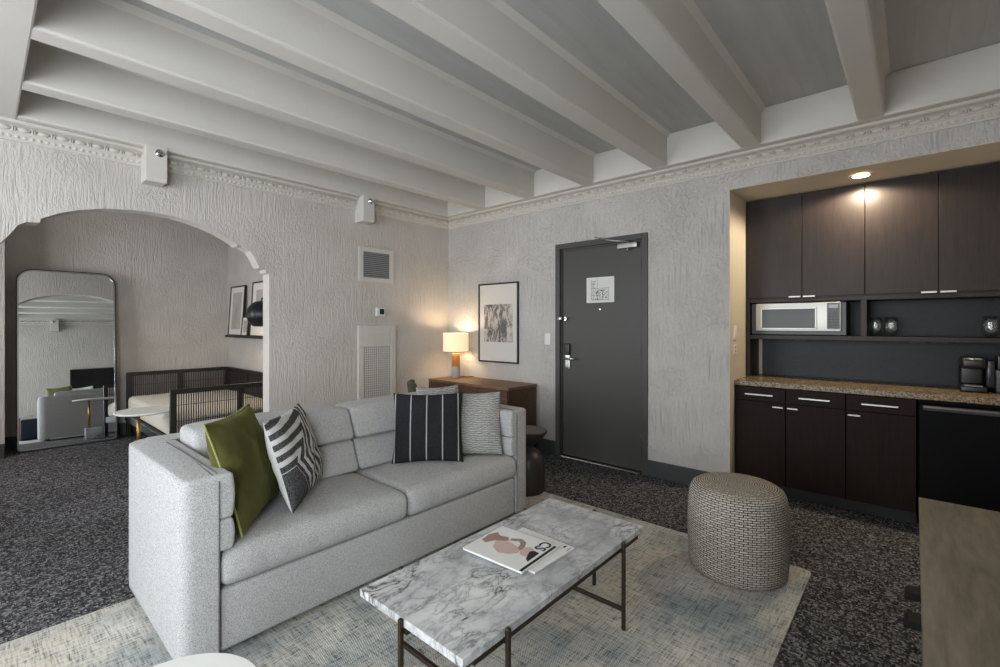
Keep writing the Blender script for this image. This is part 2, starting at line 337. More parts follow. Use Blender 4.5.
# alcove
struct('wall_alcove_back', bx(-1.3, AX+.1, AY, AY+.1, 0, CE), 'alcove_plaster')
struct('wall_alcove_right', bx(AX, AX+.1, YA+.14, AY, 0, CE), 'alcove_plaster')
WA = (5.0, 6.5); bm = B()
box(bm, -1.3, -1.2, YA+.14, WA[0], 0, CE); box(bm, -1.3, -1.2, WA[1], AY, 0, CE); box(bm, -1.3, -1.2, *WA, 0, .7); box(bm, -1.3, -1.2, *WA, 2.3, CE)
struct('wall_alcove_left', bm, 'alcove_plaster'); struct('window_4', window_frame(B(), *WA, .7, 2.3, 'y', -1.25), 'white_paint')  # unseen window, added so its light brightens the alcove
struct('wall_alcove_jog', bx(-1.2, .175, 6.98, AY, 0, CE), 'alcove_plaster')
struct('ceiling_alcove', bx(-1.3, AX+.1, YA+.14, AY+.1, CE, CE+.08), 'ceiling_paint')
# baseboards
def base(name, x0, x1, y0, y1, h=.146): struct(name, bx(x0, x1, y0, y1, 0, h, bev=.004), 'dark_trim')
base('baseboard_arch_right', 1.80, XB-.016, YA-.016, YA); base('baseboard_arch_left', XD, .03, YA-.016, YA)
base('baseboard_door_left', XB-.016, XB, 2.80, YA); base('baseboard_door_right', XB-.016, XB, 1.117, 1.803)
base('baseboard_alcove_back', .175, AX-.016, AY-.016, AY); base('baseboard_alcove_right', AX-.016, AX, YA+.14, AY)
base('baseboard_alcove_jog', -1.2, .175, 6.964, 6.98); base('baseboard_jamb', 1.784, 1.80, YA+.001, YA+.139)
base('baseboard_television', XD, 4.05, YC, YC+.016); base('baseboard_window', XD, XD+.016, YC, YA)
# beams
for i in range(6):
    y0 = .142+.7115*i
    bm = bx(-1.9, 3.90, y0, y0+.14, BB, CE, bev=.014, seg=2)
    for s, yy in ((-1, y0), (1, y0+.14)): prism(bm, [(yy, CE), (yy+s*.03, CE), (yy, CE-.03)], -1.9, 3.90, 'x')
    struct('trim_beam_%d' % (i+1), bm, 'beam_paint')
def hdr(name, *a): struct(name, bx(*a, bev=.01), 'beam_paint')
hdr('trim_header_door_side', 3.893, XB, YC, YA, BB, CE); hdr('trim_header_arch', .16, 3.9, 4.345, YA, BB+.001, CE); hdr('trim_header_arch_far', XD, -.35, 4.345, YA, BB+.001, CE)
hdr('trim_cross_beam', -.36, .165, YC, YA-.001, BB-.003, CE); hdr('trim_header_television', .16, 3.9, YC, -.5, BB+.001, CE); hdr('trim_header_window', XD, -1.88, YC, YA, BB, CE)
# cornice: profile with bead-and-reel and leaf rows
def cornice(name, p0, p1, inw):
    p0, p1, inw = Vector((*p0, 0)), Vector((*p1, 0)), Vector((*inw, 0)); L = (p1-p0).length; d = (p1-p0).normalized(); bm = B()
    prof = [(0,2.596), (.012,2.596), (.014,2.606), (.020,2.612), (.028,2.64), (.034,2.645), (.040,2.650), (.040,2.688), (.050,2.692), (.075,2.697), (.082,2.703), (.082,2.718), (0,2.718)]
    A = [bm.verts.new(p0+inw*q+Vector((0,0,z))) for q, z in prof]; E_ = [bm.verts.new(p1+inw*q+Vector((0,0,z))) for q, z in prof]; n = len(prof)
    for i in range(n): bm.faces.new([A[i], A[(i+1) % n], E_[(i+1) % n], E_[i]])
    bm.faces.new(A); bm.faces.new(E_)
    o = struct(name, bm, 'cornice_paint')
    bm = B(); s = .05
    rot = Matrix((( d.x, inw.x, 0), (d.y, inw.y, 0), (0, 0, 1))).to_4x4()
    def bead(pos, sx, r):
        bmesh.ops.create_uvsphere(bm, u_segments=8, v_segments=6, radius=1, matrix=Matrix.Translation(pos) @ rot @ Matrix.Diagonal((sx, r, r, 1)))
    while s < L-.05:
        p = p0+d*s; bead(p+inw*.040+Vector((0,0,2.669)), .036, .0175)
        for q in (-.0415, .0415): bead(p+d*q+inw*.040+Vector((0,0,2.669)), .005, .018)
        s += .094
    obj('bead_row', bm, 'cornice_paint', o, smooth=True)
    bm = B(); s = .03
    while s < L-.03:
        p = p0+d*s; bead(p+inw*.018+Vector((0,0,2.624)), .014, .013); s += .036
    obj('leaf_row', bm, 'cornice_paint', o, smooth=True)
cornice('trim_cornice_arch', (XD, YA), (XB, YA), (0,-1)); cornice('trim_cornice_door_side', (XB, YC), (XB, YA), (-1,0)); cornice('trim_cornice_television', (XD, YC), (XB, YC), (0,1))

# ------------------------------------------------------------------ entry door
y0, y1, zt = 1.801, 2.808, 2.205
fr = B()
box(fr, XB-.02, XB+.1, y0, y0+.055, 0, zt, bev=.004); box(fr, XB-.02, XB+.1, y1-.055, y1, 0, zt, bev=.004); box(fr, XB-.02, XB+.1, y0+.055, y1-.055, zt-.055, zt, bev=.004)
for a, b in ((y0+.055, y0+.07), (y1-.07, y1-.055)): box(fr, XB+.012, XB+.1, a, b, 0, zt-.055)
box(fr, XB+.012, XB+.1, y0+.055, y1-.055, zt-.07, zt-.055)
door = struct('door_1', bx(XB+.02, XB+.065, y0+.071, y1-.071, .018, zt-.071, bev=.003), 'door_paint')
obj('door_frame', fr, 'door_paint', door)
obj('threshold', bx(XB-.03, XB+.07, y0+.075, y1-.075, .001, .012, bev=.004), 'steel', door)
for z in (.30, 1.12, 1.95):
    bm = tube(B(), [(XB+.008, y0+.062, z-.05), (XB+.008, y0+.062, z+.05)], .009, 10); ball(bm, (XB+.008, y0+.062, z+.055), .008); ball(bm, (XB+.008, y0+.062, z-.055), .008)
    obj('hinge', bm, 'steel' if z < 1 else 'door_paint', door, smooth=True)
yl = 2.672
lk = obj('lock_plate', rbox(B(), (XB+.012, yl, .985), (.022, .062, .15), .008), 'steel', door, smooth=True)
obj('card_reader', rbox(B(), (XB+.006, yl, 1.115), (.034, .062, .12), .01), 'black_plastic', lk, smooth=True)
bm = tube(B(), [(XB+.005, yl, 1.02), (XB-.035, yl, 1.02)], .012, 12); tube(bm, [(XB-.035, yl+.012, 1.02), (XB-.037, yl-.05, 1.02), (XB-.03, yl-.12, 1.02)], [.012, .011, .009], 12)
obj('lever_handle', bm, 'chrome', lk, smooth=True)
bm = lathe(B(), [(0,0), (.03,0), (.03,.008), (.018,.018), (0,.018)], 20); bmesh.ops.transform(bm, matrix=Matrix.Translation((XB+.02, 2.70, 1.43)) @ Matrix.Rotation(-PI/2, 4, 'Y'), verts=bm.verts)
box(bm, XB-.03, XB-.018, 2.725, 2.775, 1.412, 1.45, bev=.004); tube(bm, [(XB-.006, 2.75, 1.431), (XB-.012, 2.68, 1.431)], .007, 8); ball(bm, (XB-.014, 2.67, 1.431), .013)
obj('swing_latch', bm, 'chrome', door, smooth=True, ang=40)
bm = rbox(B(), (XB-.012, 1.99, 2.105), (.06, .2, .05), .008); obj('door_closer', bm, 'steel', door, smooth=True)
bm = tube(B(), [(XB-.03, 1.97, 2.135), (XB-.07, 2.12, 2.16), (XB-.05, 2.27, 2.20)], .008, 8); tube(bm, [(XB-.05, 2.27, 2.20), (XB-.02, 2.33, 2.222)], .009, 8); ball(bm, (XB-.02, 1.99, 2.07), .012)
obj('closer_arm', bm, 'steel', door, smooth=True)
obj('peephole', lathe(B(), [(0,0), (.008,0), (.008,.006), (0,.006)], 12), 'chrome', door).matrix_local = Matrix.Translation((XB+.021, 2.30, 1.52)) @ Matrix.Rotation(-PI/2, 4, 'Y')
# evacuation notice
nt = thing('evacuation_notice', 'white framed floor plan notice on the upper part of the grey door', 'notice', (XB+.014, 2.296, 1.585))
obj('holder', bx(-.004, .006, -.152, .152, 0, .25, bev=.003), 'white_laminate', nt)
obj('sheet', bx(-.0055, -.004, -.14, .135, .012, .235), 'paper', nt)
bm = B()
def ln(a, b, c, d): box(bm, -.0066, -.0056, min(-a,-b), max(-a,-b), c, d)
for r in range(14):
    a = -.085; zz = .03+r*.0135
    if zz < .135:
        for c_ in range(5):
            w = random.uniform(.012, .032); ln(a, a+w, zz, zz+random.choice((.003,.004,.007))); a += w+random.uniform(.006,.018)
    else:
        w = random.uniform(.02,.05); ln(a, a+w, zz, zz+.0045)
for a in (-.095, -.03, .03, .09): ln(a, a+.0025, .025, .14)
ln(-.095, .095, .14, .1425); ln(-.095, .095, .025, .0275); ln(-.095, -.0925, .025, .225); ln(-.03, -.0275, .14, .225)
for _ in range(6):
    a = random.uniform(-.085,.02); z = random.uniform(.06,.13); ln(a, a+.01, z, z+.009)
obj('plan_lines', bm, 'ink', nt)
def plate(name, label, cat, loc, rz, w=.075, h=.12, kind='switch', **k):
    p = thing(name, label, cat, loc, rz, **k); obj('cover', rbox(B(), (0, -.004, 0), (w, .008, h), .004), 'white_laminate', p, smooth=True)
    if kind == 'switch': obj('rocker', rbox(B(), (0, -.009, 0), (.03, .006, .06), .003), 'white_laminate', p, smooth=True)
    return p
p = plate('light_switch', 'white light switch plate on the textured wall left of the grey door', 'switch', (XB-.001, 2.914, 1.215), -PI/2)
# ------------------------------------------------------------------ arch wall fittings
def spr(label, x, pos, wall):
    s = thing('wall_sprinkler_box', label, 'box', pos, 0 if wall > 0 else PI, group='white boxes on the cornice')
    bm = prism(B(), [(-.165, 0), (0, 0), (0, -.27), (-.15, -.27), (-.165, -.245)], -.068, .068, 'x', bev=.004); obj('housing', bm, 'beam_paint', s)
    bm = lathe(B(), [(0,0), (.03,0), (.03,.005), (.02,.012), (.016,.018), (0,.018)], 20); bmesh.ops.transform(bm, matrix=Matrix.Translation((.02, -.165, -.05)) @ Matrix.Rotation(PI/2, 4, 'X'), verts=bm.verts)
    tube(bm, [(.02, -.17, -.05), (.02, -.20, -.055)], .009, 8); lathe(bm, [(0,0), (.016,0), (.016,.002), (0,.002)], 12, (.02, -.205, -.056)); obj('sprinkler_head', bm, 'chrome', s, smooth=True, ang=40)
    return s
spr('white sprinkler box on the cornice above the arched opening', 0, (.905, YA-.0, 2.735), 1)
spr('white sprinkler box on the cornice above the wall vent, near the room corner', 0, (2.76, YA-.0, 2.735), 1)
spr('white sprinkler box high on the wall over the television, seen in the mirror', 0, (.85, YC+.0, 2.70), -1)
v = thing('wall_vent', 'square white air vent with grey louvres high on the textured wall', 'vent', (2.955, YA, 2.03))
bm = B()
for a in ((-.225,-.17,-.19,.19), (.17,.225,-.19,.19), (-.17,.17,.14,.19), (-.17,.17,-.19,-.14)): box(bm, a[0], a[1], -.018, 0, a[2], a[3], bev=.003)
obj('vent_frame', bm, 'white_paint', v); obj('backing', bx(-.17, .17, -.004, 0, -.14, .14), 'grille_dark', v)
bm = B()
for i in range(13):
    z = -.13+i*.0215; prism(bm, [(-.014, z-.006), (-.012, z-.008), (-.004, z+.006), (-.006, z+.008)], -.17, .17, 'x')
obj('louvres', bm, simple('louvre_grey', '8d8f91', .5, grain=(30,.05,.0005)) and 'louvre_grey', v)
h = thing('wall_grille', 'tall white perforated air grille panel on the wall behind the sofa', 'air grille', (2.955, YA, .30))
bm = B(); H_ = 1.06
for a in ((-.24,-.175,0,H_), (.175,.24,0,H_), (-.175,.175,.83,H_), (-.175,.175,0,.07)): box(bm, a[0], a[1], -.035, 0, a[2], a[3], bev=.004)
obj('casing', bm, 'white_paint', h); obj('access_panel', bx(-.14, .155, -.039, -.034, .865, .965, bev=.002), 'white_paint', h)
obj('backing', bx(-.175, .175, -.012, 0, .07, .83), simple('backing_grey', '8b8782', .8, grain=(20,.02,.001)) and 'backing_grey', h)
bm = B()
for i in range(15): a = -.175+i*.025; box(bm, a-.0055, a+.0055, -.03, -.022, .07, .83)
for i in range(31): z = .07+i*.0253; box(bm, -.175, .175, -.028, -.02, z-.0055, z+.0055)
obj('perforated_screen', bm, 'white_paint', h)
for q in (-.2, .2): obj('screw', ball(B(), (q, -.036, .83), .008), 'steel', h, smooth=True)
th = thing('wall_thermostat', 'small white thermostat with a dark square screen on the textured wall', 'thermostat', (3.0, YA, 1.51))
obj('housing', rbox(B(), (0, -.014, 0), (.115, .028, .095), .008), 'white_laminate', th, smooth=True); obj('display', rbox(B(), (.012, -.029, .004), (.06, .006, .062), .003), 'screen_black', th, smooth=True)

# ------------------------------------------------------------------ framed art
def framed(name, label, w, h, mw, mh, m_print, zoff=0, group=None, glass=True, t=.022):
    """faces local -Y, base at origin, back at y=0"""
    f = thing(name, label, 'picture', group=group); bm = B(); e = .018
    for a in ((-w/2,-w/2+e,0,h), (w/2-e,w/2,0,h), (-w/2+e,w/2-e,0,e), (-w/2+e,w/2-e,h-e,h)): box(bm, a[0], a[1], -t, 0, a[2], a[3], bev=.002)
    obj('frame', bm, 'black_frame', f); obj('mat', bx(-w/2+e, w/2-e, -.012, -.002, e, h-e), 'mat_board', f)
    zc = h/2+zoff; obj('print', bx(-mw/2, mw/2, -.0135, -.0118, zc-mh/2, zc+mh/2), m_print, f)
    if glass: obj('glazing', bx(-w/2+e, w/2-e, -.0175, -.0165, e, h-e), 'picture_glass', f)
    return f
a = framed('framed_picture', 'tall black framed abstract print with a wide white mat above the sideboard', .62, .93, .445, .44, 'abstract_print', -.005)
a.location = (XB-.002, 3.62, .925); a.rotation_euler = (0,0,-PI/2)
# ------------------------------------------------------------------ sideboard, lamp
sb = thing('sideboard', 'walnut sideboard in the room corner under the lamp and picture', 'sideboard', (3.79, 3.70, 0))
obj('top', bx(-.245, .235, -.65, .60, .70, .728, bev=.003), 'walnut', sb)
obj('body', bx(-.235, .23, -.645, .595, .09, .699, bev=.003), 'walnut_dark', sb)
for k in range(3):
    a = -.64+k*.411; d_ = obj('door', bx(-.25, -.236, a+.004, a+.407, .10, .694, bev=.002), 'walnut_dark', sb); obj('knob', ball(B(), (-.258, a+.38, .45), .012), 'dark_bronze', d_, smooth=True)
obj('plinth', bx(-.19, .2, -.6, .6, 0, .09), 'black_matte', sb)
lx, ly = 3.84, 4.14
lp = thing('table_lamp', 'lit table lamp with a linen drum shade and amber glass and cement base', 'lamp', (lx, ly, .7285))
obj('cement_base', lathe(B(), [(0,0), (.052,0), (.054,.004), (.054,.135), (0,.135)], 32), 'cement', lp, smooth=True, ang=40)
obj('amber_cylinder', lathe(B(), [(0,.1352), (.052,.1352), (.054,.15), (.054,.285), (.048,.292), (0,.292)], 32), 'amber_glass', lp, smooth=True, ang=40)
obj('stem', tube(B(), [(0,0,.292), (0,0,.38)], .009, 10), 'brass', lp, smooth=True); obj('bulb', ball(B(), (0,0,.42), .032, 16, 10, (1,1,1.2)), 'bulb_glow', lp, smooth=True)
sh = obj('lamp_shade', lathe(B(), [(.15,.32), (.153,.32), (.153,.535), (.15,.535), (.15,.32)], 48), 'shade_linen', lp, smooth=True, ang=40)
bm = B(); 
for k in range(3): tube(bm, [(0,0,.50), (.151*math.cos(k*2.094), .151*math.sin(k*2.094), .525)], .0025, 6)
tube(bm, [(0,0,.38), (0,0,.50)], .003, 6); obj('shade_spider', bm, 'brass', lp)
bm = tube(B(), [(.05,-.01,.006), (.08,-.05,.005), (.12,-.09,.005), (.16,-.08,.005), (.185,-.12,.005)], .004, 6); obj('cord', bm, 'black_matte', lp, smooth=True)
# ------------------------------------------------------------------ olive chair
ch = thing('dining_chair', 'olive green upholstered chair between the sofa back and the sideboard', 'chair', (3.14, 3.72, 0), -.6)
def bowl(p, h): return (p.x-.9*(p.y**2), p.y, p.z)
obj('seat', rbox(B(), (0, 0, .445), (.46, .46, .07), .03, (4,4,1)), 'olive_fabric', ch, smooth=True)
obj('backrest', rbox(B(), (-.23, 0, .63), (.055, .44, .32), .026, (1,6,4), lambda p, h: (p.x+.9*(p.y**2)-.12*(p.z), p.y*(1-.25*max(0, p.z/h[2])**2), p.z)), 'olive_fabric', ch, smooth=True)
for sx in (-1, 1):
    for sy in (-1, 1): obj('leg', tube(B(), [(sx*.18, sy*.18, .41), (sx*.22, sy*.22, 0)], [.018, .011], 10), 'black_frame', ch, smooth=True)
# ------------------------------------------------------------------ sofa
SX0, SX1, SY0, SY1, ST = .507, 2.652, 2.085, 3.07, .765
so = thing('sofa', 'light grey upholstered two-seat sofa with padded shelter arms and channelled cushions', 'sofa', ((SX0+SX1)/2, (SY0+SY1)/2, 0))
ox, oy = so.location.x, so.location.y
def sofa(name, bm, m='sofa_fabric', parent=None, **k):
    bmesh.ops.translate(bm, vec=(-ox, -oy, 0), verts=bm.verts); return obj(name, bm, m, parent or so, **k)
def arc(cx, cy, r, a0, a1, n=8): return [(cx+r*math.cos(math.radians(a0+(a1-a0)*i/n)), cy+r*math.sin(math.radians(a0+(a1-a0)*i/n))) for i in range(n+1)]
T = .135; RO = .095; RI = .04; rf = .05
u = arc(SX0+rf, SY0+rf, rf, 270, 180, 4)+arc(SX0+RO, SY1-RO, RO, 180, 90)+arc(SX1-RO, SY1-RO, RO, 90, 0)+arc(SX1-rf, SY0+rf, rf, 0, -90, 4)
u += [(SX1-T, SY0), (SX1-T, SY1-T-RI)]+arc(SX1-T-RI, SY1-T-RI, RI, 0, 90, 4)+arc(SX0+T+RI, SY1-T-RI, RI, 90, 180, 4)+[(SX0+T, SY0)]
sofa('outer_shell', prism(B(), u, .035, ST, 'z', bev=.022, bseg=4), smooth=True, ang=50)
for xx in (SX0+T, SX1-T): sofa('shell_seam', tube(B(), [(xx, SY0-.001, .05), (xx, SY0-.001, ST-.03), (xx, SY0+.03, ST), (xx, SY1-T-.06, ST)], .003, 8), 'sofa_seam', smooth=True)
x0, x1 = SX0+T+.004, SX1-T-.004
sofa('base', rbox(B(), ((x0+x1)/2, (SY0+2.94)/2+.006, .165), (x1-x0-.002, 2.93-SY0, .255), .02, (6,3,2)), smooth=True)
for xx, s in ((x0, 1), (x1, -1)):
    for z0, z1 in ((.45, .5795), (.5805, .7635)):
        def puff(p, h, s=s): return (p.x+s*.010*max(0, s*p.x/h[0])*(1-(p.z/h[2])**2), p.y, p.z)
        sofa('arm_pad', rbox(B(), (xx+s*.007, (SY0+2.92)/2+.001, (z0+z1)/2), (.084, 2.92-SY0, z1-z0), .013, (1,6,4), puff), smooth=True)
xm = (x0+x1)/2
def crown(p, h):
    k = max(0, p.z/h[2]); q = (1-(p.x/h[0])**4)*(1-(p.y/h[1])**4)
    wr = .010*mn.noise(Vector((p.x*16, p.y*3.5, .3)))*max(0, -p.y/h[1])*k + .004*mn.noise(Vector((p.x*9, p.y*5, 2)))
    fr = -.014*max(0, -p.y/h[1])*(1-(p.z/h[2])**2)*(1+.8*mn.noise(Vector((p.x*22, p.z*4, 5))))
    return (p.x, p.y+fr, p.z+k*.018*q+wr*k)
for a, b in ((x0+.004, xm-.002), (xm+.002, x1-.004)):
    sofa('seat_cushion', rbox(B(), ((a+b)/2, (SY0-.005+2.80)/2, .372), (b-a, 2.80-SY0+.005, .155), .045, (22,12,3), crown), smooth=True)
for k_, (a, b) in enumerate(((x0+.062, xm-.003), (xm+.003, x1-.062))):
    bm = B()
    for (z0, z1, yf) in ((.462, .6495, 2.60), (.6505, .845, 2.65)):
        top = z1 > .7
        def bk(p, h, top=top):
            f_ = max(0, -p.y/h[1]); q = (1-(p.x/h[0])**4)*(1-(p.z/h[2])**4)
            dz = -.012*(abs(p.x)/h[0])**6*max(0, p.z/h[2]) if top else 0
            return (p.x, p.y-.014*f_*q + .045*(p.z/h[2])*f_ + .004*mn.noise(Vector((p.x*7, p.z*9, 3))), p.z+dz+.004*mn.noise(Vector((p.x*6, 1, 7)))*max(0, p.z/h[2]))
        rbox(bm, ((a+b)/2, (yf+2.93)/2, (z0+z1)/2), (b-a, 2.93-yf, z1-z0), .03, (12,4,6), bk)
    sofa('back_cushion', bm, smooth=True)
for sx in (SX0+.12, SX1-.12):
    for sy in (SY0+.12, SY1-.14): sofa('foot', lathe(B(), [(0,0), (.022,0), (.028,.05), (0,.05)], 16, (sx, sy, .0095)), 'black_matte', smooth=True, ang=40)

# ------------------------------------------------------------------ cushions
def pillow(name, label, mat, bl, br, up, th, h=None, piping=None, amp=.012, seed=0, two=None, group=None, ear=.07, droop=0):
    bl, br, up = Vector(bl), Vector(br), Vector(up); w = (br-bl).length; X = (br-bl).normalized(); h = h or up.length; Z = (up-X*up.dot(X)).normalized(); Y = Z.cross(X)
    mtx = Matrix((X, Y, Z)).transposed().to_4x4(); mtx.translation = (bl+br)/2+Z*h/2
    n = 26; bm = B(); V = {}
    def pt(i, j, s):
        u, v = -1+2*i/n, -1+2*j/n; u = math.sin(u*PI/2)*.55+u*.45; v = math.sin(v*PI/2)*.55+v*.45
        q = max(0, (1-abs(u)**2.6)*(1-abs(v)**2.6))**.55
        x = u*w/2*(1-ear*(1-v*v)); z = v*h/2*(1-ear*(1-u*u))-droop*max(0, v)*u*u*h
        y = s*th/2*q+amp*q**.5*mn.noise(Vector((u*2.6+seed, v*2.6, s+seed*2)))+amp*.5*q**.5*mn.noise(Vector((u*6+seed, v*6, s)))
        return (x, y, z)
    for s in (-1, 1):
        for i in range(n+1):
            for j in range(n+1):
                e_ = i in (0, n) or j in (0, n); k = (i, j, 0 if e_ else s)
                if k not in V: V[k] = bm.verts.new(pt(i, j, 0 if e_ else s))
        for i in range(n):
            for j in range(n):
                q = [V.get((a, b, s)) or V[(a, b, 0)] for a, b in ((i,j), (i+1,j), (i+1,j+1), (i,j+1))]
                bm.faces.new(q).material_index = 1 if (two and s > 0) else 0
    o = obj(name, bm, [mat, two] if two else mat, smooth=True); o.matrix_world = mtx; tag(o, label, 'pillow', group)
    if piping:
        P = [pt(i, 0, 0) for i in range(n)]+[pt(n, j, 0) for j in range(n)]+[pt(n-i, n, 0) for i in range(n)]+[pt(0, n-j, 0) for j in range(n)]
        obj('piping', tube(B(), P, .005, 6, closed=True), piping, o, smooth=True)
    return o
S = .474
pillow('throw_pillow', 'olive green velvet pillow leaning on the left sofa arm', 'green_velvet', (.74,2.12,S), (1.06,2.53,S), (-.02,.20,.45), .17, .50, 'green_piping', .016, 1)
pillow('throw_pillow', 'black and white pillow with bent zigzag stripes beside the green velvet one', 'bent_stripe', (.985,2.19,S), (1.345,2.595,S), (.0,.20,.43), .15, .46, None, .014, 4, two='white_backing')
pillow('throw_pillow', 'black square pillow with thin white vertical stripes on the right sofa seat', 'black_stripe', (1.78,2.53,S-.012), (2.13,2.22,S-.012), (.07,.09,.45), .13, .46, None, .01, 8)
pillow('throw_pillow', 'grey knitted pillow leaning on the right sofa arm beside the black striped one', 'grey_knit', (2.08,2.42,S-.008), (2.42,2.13,S-.008), (.07,.09,.41), .13, .44, None, .016, 12, ear=.05)
pillow('throw_pillow', 'grey knitted pillow mostly hidden behind the black striped one, only its peak showing', 'grey_knit', (2.03,2.54,S+.005), (2.35,2.44,S+.005), (.03,.10,.45), .10, .46, None, .016, 15)

# ------------------------------------------------------------------ side stool
ds = thing('drum_stool', 'dark hourglass stool table at the right end of the sofa', 'stool', (2.985, 2.36, .009))
obj('body', lathe(B(), [(0,.002), (.13,.002), (.142,.02), (.145,.10), (.14,.2), (.125,.28), (.10,.325), (.07,.345), (.05,.36), (.05,.375), (.075,.395), (.12,.43), (.155,.475), (.163,.494), (.158,.50), (0,.50)], 48), 'dark_stool', ds, smooth=True, ang=45)
obj('top', lathe(B(), [(0,.5005), (.155,.5005), (.155,.503), (0,.504)], 48), 'stool_top', ds, smooth=True, ang=45)
# ------------------------------------------------------------------ rug
RX0, RX1, RY0, RY1 = -.75, 3.06, .42, 2.90
r_ = .04
pts = arc(RX0+r_, RY0+r_, r_, 180, 270, 4)+arc(RX1-r_, RY0+r_, r_, 270, 360, 4)+arc(RX1-r_, RY1-r_, r_, 0, 90, 4)+arc(RX0+r_, RY1-r_, r_, 90, 180, 4)
rug = obj('area_rug', prism(B(), pts, .0005, .009, 'z'), 'rug_weave'); tag(rug, 'large distressed beige and blue-grey woven rug under the sofa and coffee table', 'rug')
# ------------------------------------------------------------------ pouf
pf = [(0,.001), (.22,.001), (.236,.006), (.247,.025), (.252,.09), (.256,.18), (.255,.28), (.250,.38), (.243,.428), (.231,.455), (.21,.470), (.15,.480), (.07,.484), (0,.485)]
pr_ = []
for i in range(len(pf)-1):
    for k in range(3): pr_.append(tuple(pf[i][q]+(pf[i+1][q]-pf[i][q])*k/3 for q in (0,1)))
pr_.append(pf[-1])
po = obj('woven_pouf', lathe(B(), pr_, 72, uv=True), 'pouf_weave', smooth=True); po.location = (2.818, .74, .009); tag(po, 'round taupe woven pouf standing at the corner of the rug', 'pouf')

# ------------------------------------------------------------------ coffee table
TX0, TX1, TY0, TY1 = .93, 2.13, .974, 1.52
ct = thing('coffee_table', 'rectangular marble coffee table on a slim dark bronze frame in front of the sofa', 'table', (1.53, 1.247, .009))
def ctl(bm): bmesh.ops.translate(bm, vec=(-1.53, -1.247, -.009), verts=bm.verts); return bm
obj('marble_top', ctl(bx(TX0, TX1, TY0, TY1, .372, .40, bev=.003)), 'marble', ct)
LG = [(1.122, TY0-.0085), (1.91, TY0-.0085), (1.122, TY1+.0085), (1.91, TY1+.0085), (TX0-.0085, 1.259), (TX1+.0085, 1.247)]
for x, y in LG: obj('leg', ctl(rbox(B(), (x, y, .206), (.016, .016, .394), .004, (1,1,4))), 'dark_bronze', ct, smooth=True, ang=40)
bm = B()
for y in (TY0+.012, TY1-.012): box(bm, TX0+.05, TX1-.05, y-.009, y+.009, .352, .371, bev=.002)
for x in (1.122, 1.91): box(bm, x-.009, x+.009, TY0-.001, TY1+.001, .352, .3705, bev=.002)
box(bm, TX0-.001, TX1+.001, 1.239, 1.255, .352, .370, bev=.002); obj('top_rail', ctl(bm), 'dark_bronze', ct)
bm = B()
for x in (1.122, 1.91): box(bm, x-.008, x+.008, TY0-.001, TY1+.001, .092, .108, bev=.002)
box(bm, TX0-.001, TX1+.001, 1.239, 1.255, .092, .1075, bev=.002); obj('stretcher', ctl(bm), 'dark_bronze', ct)
# magazines
m2 = thing('magazine', 'white magazine lying underneath the one with CS on its cover', 'magazine', (1.575, 1.24, .4002), -.03)
obj('pages', bx(-.135, .135, -.145, .145, 0, .008, bev=.0015), 'paper', m2); obj('cover', bx(-.137, .137, -.147, .147, .0081, .0088), 'white_laminate', m2)
bm = B(); box(bm, .105, .122, -.115, -.105, .0088, .0092); box(bm, .09, .12, -.137, -.134, .0088, .0092); obj('cover_print', bm, 'ink', m2)
m1 = thing('magazine', 'fashion magazine with CS on its cover lying on top of another magazine', 'magazine', (1.515, 1.287, .4092), .05)
obj('pages', bx(-.135, .135, -.155, .155, 0, .009, bev=.002), 'paper', m1)
obj('cover', rbox(B(), (0, 0, .0098), (.274, .314, .0014), .0006, (4,4,1)), 'white_laminate', m1)
def flat(pts, z, m, nm): obj(nm, prism(B(), pts, z, z+.0004, 'z'), m, m1)
Zc = .0106
obj('dark_band', bx(-.135, .12, -.154, -.141, Zc, Zc+.0004), 'ink', m1)
flat([(.0,-.128), (.025,-.105), (.05,-.075), (.035,-.055), (.01,-.05), (-.02,-.058), (-.035,-.08), (-.03,-.11), (-.01,-.13)], Zc, 'skin_print', 'figure_print')
flat([(.025,-.128), (.03,-.1), (.012,-.088), (-.02,-.1), (-.045,-.11), (-.06,-.129)], Zc+.0005, 'ink', 'hair_print')
flat([(.03,-.05), (.07,-.03), (.085,.005), (.06,.045), (.04,.035), (.06,.0), (.04,-.02), (.0,-.03), (-.01,-.05)], Zc, 'rust_print', 'figure_print')
flat([(-.005,-.05), (.015,-.02), (.03,.03), (.03,.07), (.0,.085), (-.05,.06), (-.075,.01), (-.06,-.03), (-.03,-.055)], Zc+.0003, 'skin_print', 'figure_print')
flat([(.035,.04), (.06,.06), (.05,.10), (.07,.13), (.03,.148), (-.03,.14), (-.04,.11), (.0,.09), (.02,.06)], Zc+.0006, 'rust_print', 'figure_print')
text_mesh('title', 'CS', .07, 'ink', m1, Matrix.Translation((.088, -.105, Zc+.0006)) @ Matrix.Rotation(PI, 4, 'Z'), .0003)

# ------------------------------------------------------------------ small round white table, foreground
wt = thing('round_side_table', 'round white side table at the bottom edge in front of the left sofa arm', 'table', (.268, 1.248, .009))
obj('tabletop', lathe(B(), [(0,.47), (.18,.47), (.20,.476), (.204,.484), (.20,.491), (0,.491)], 64), 'white_laminate', wt, smooth=True, ang=40)
obj('pedestal', lathe(B(), [(.02,.018), (.02,.47)], 20), 'brass', wt, smooth=True); obj('base', lathe(B(), [(0,0), (.15,0), (.15,.012), (.03,.02), (0,.02)], 40), 'white_laminate', wt, smooth=True, ang=40)
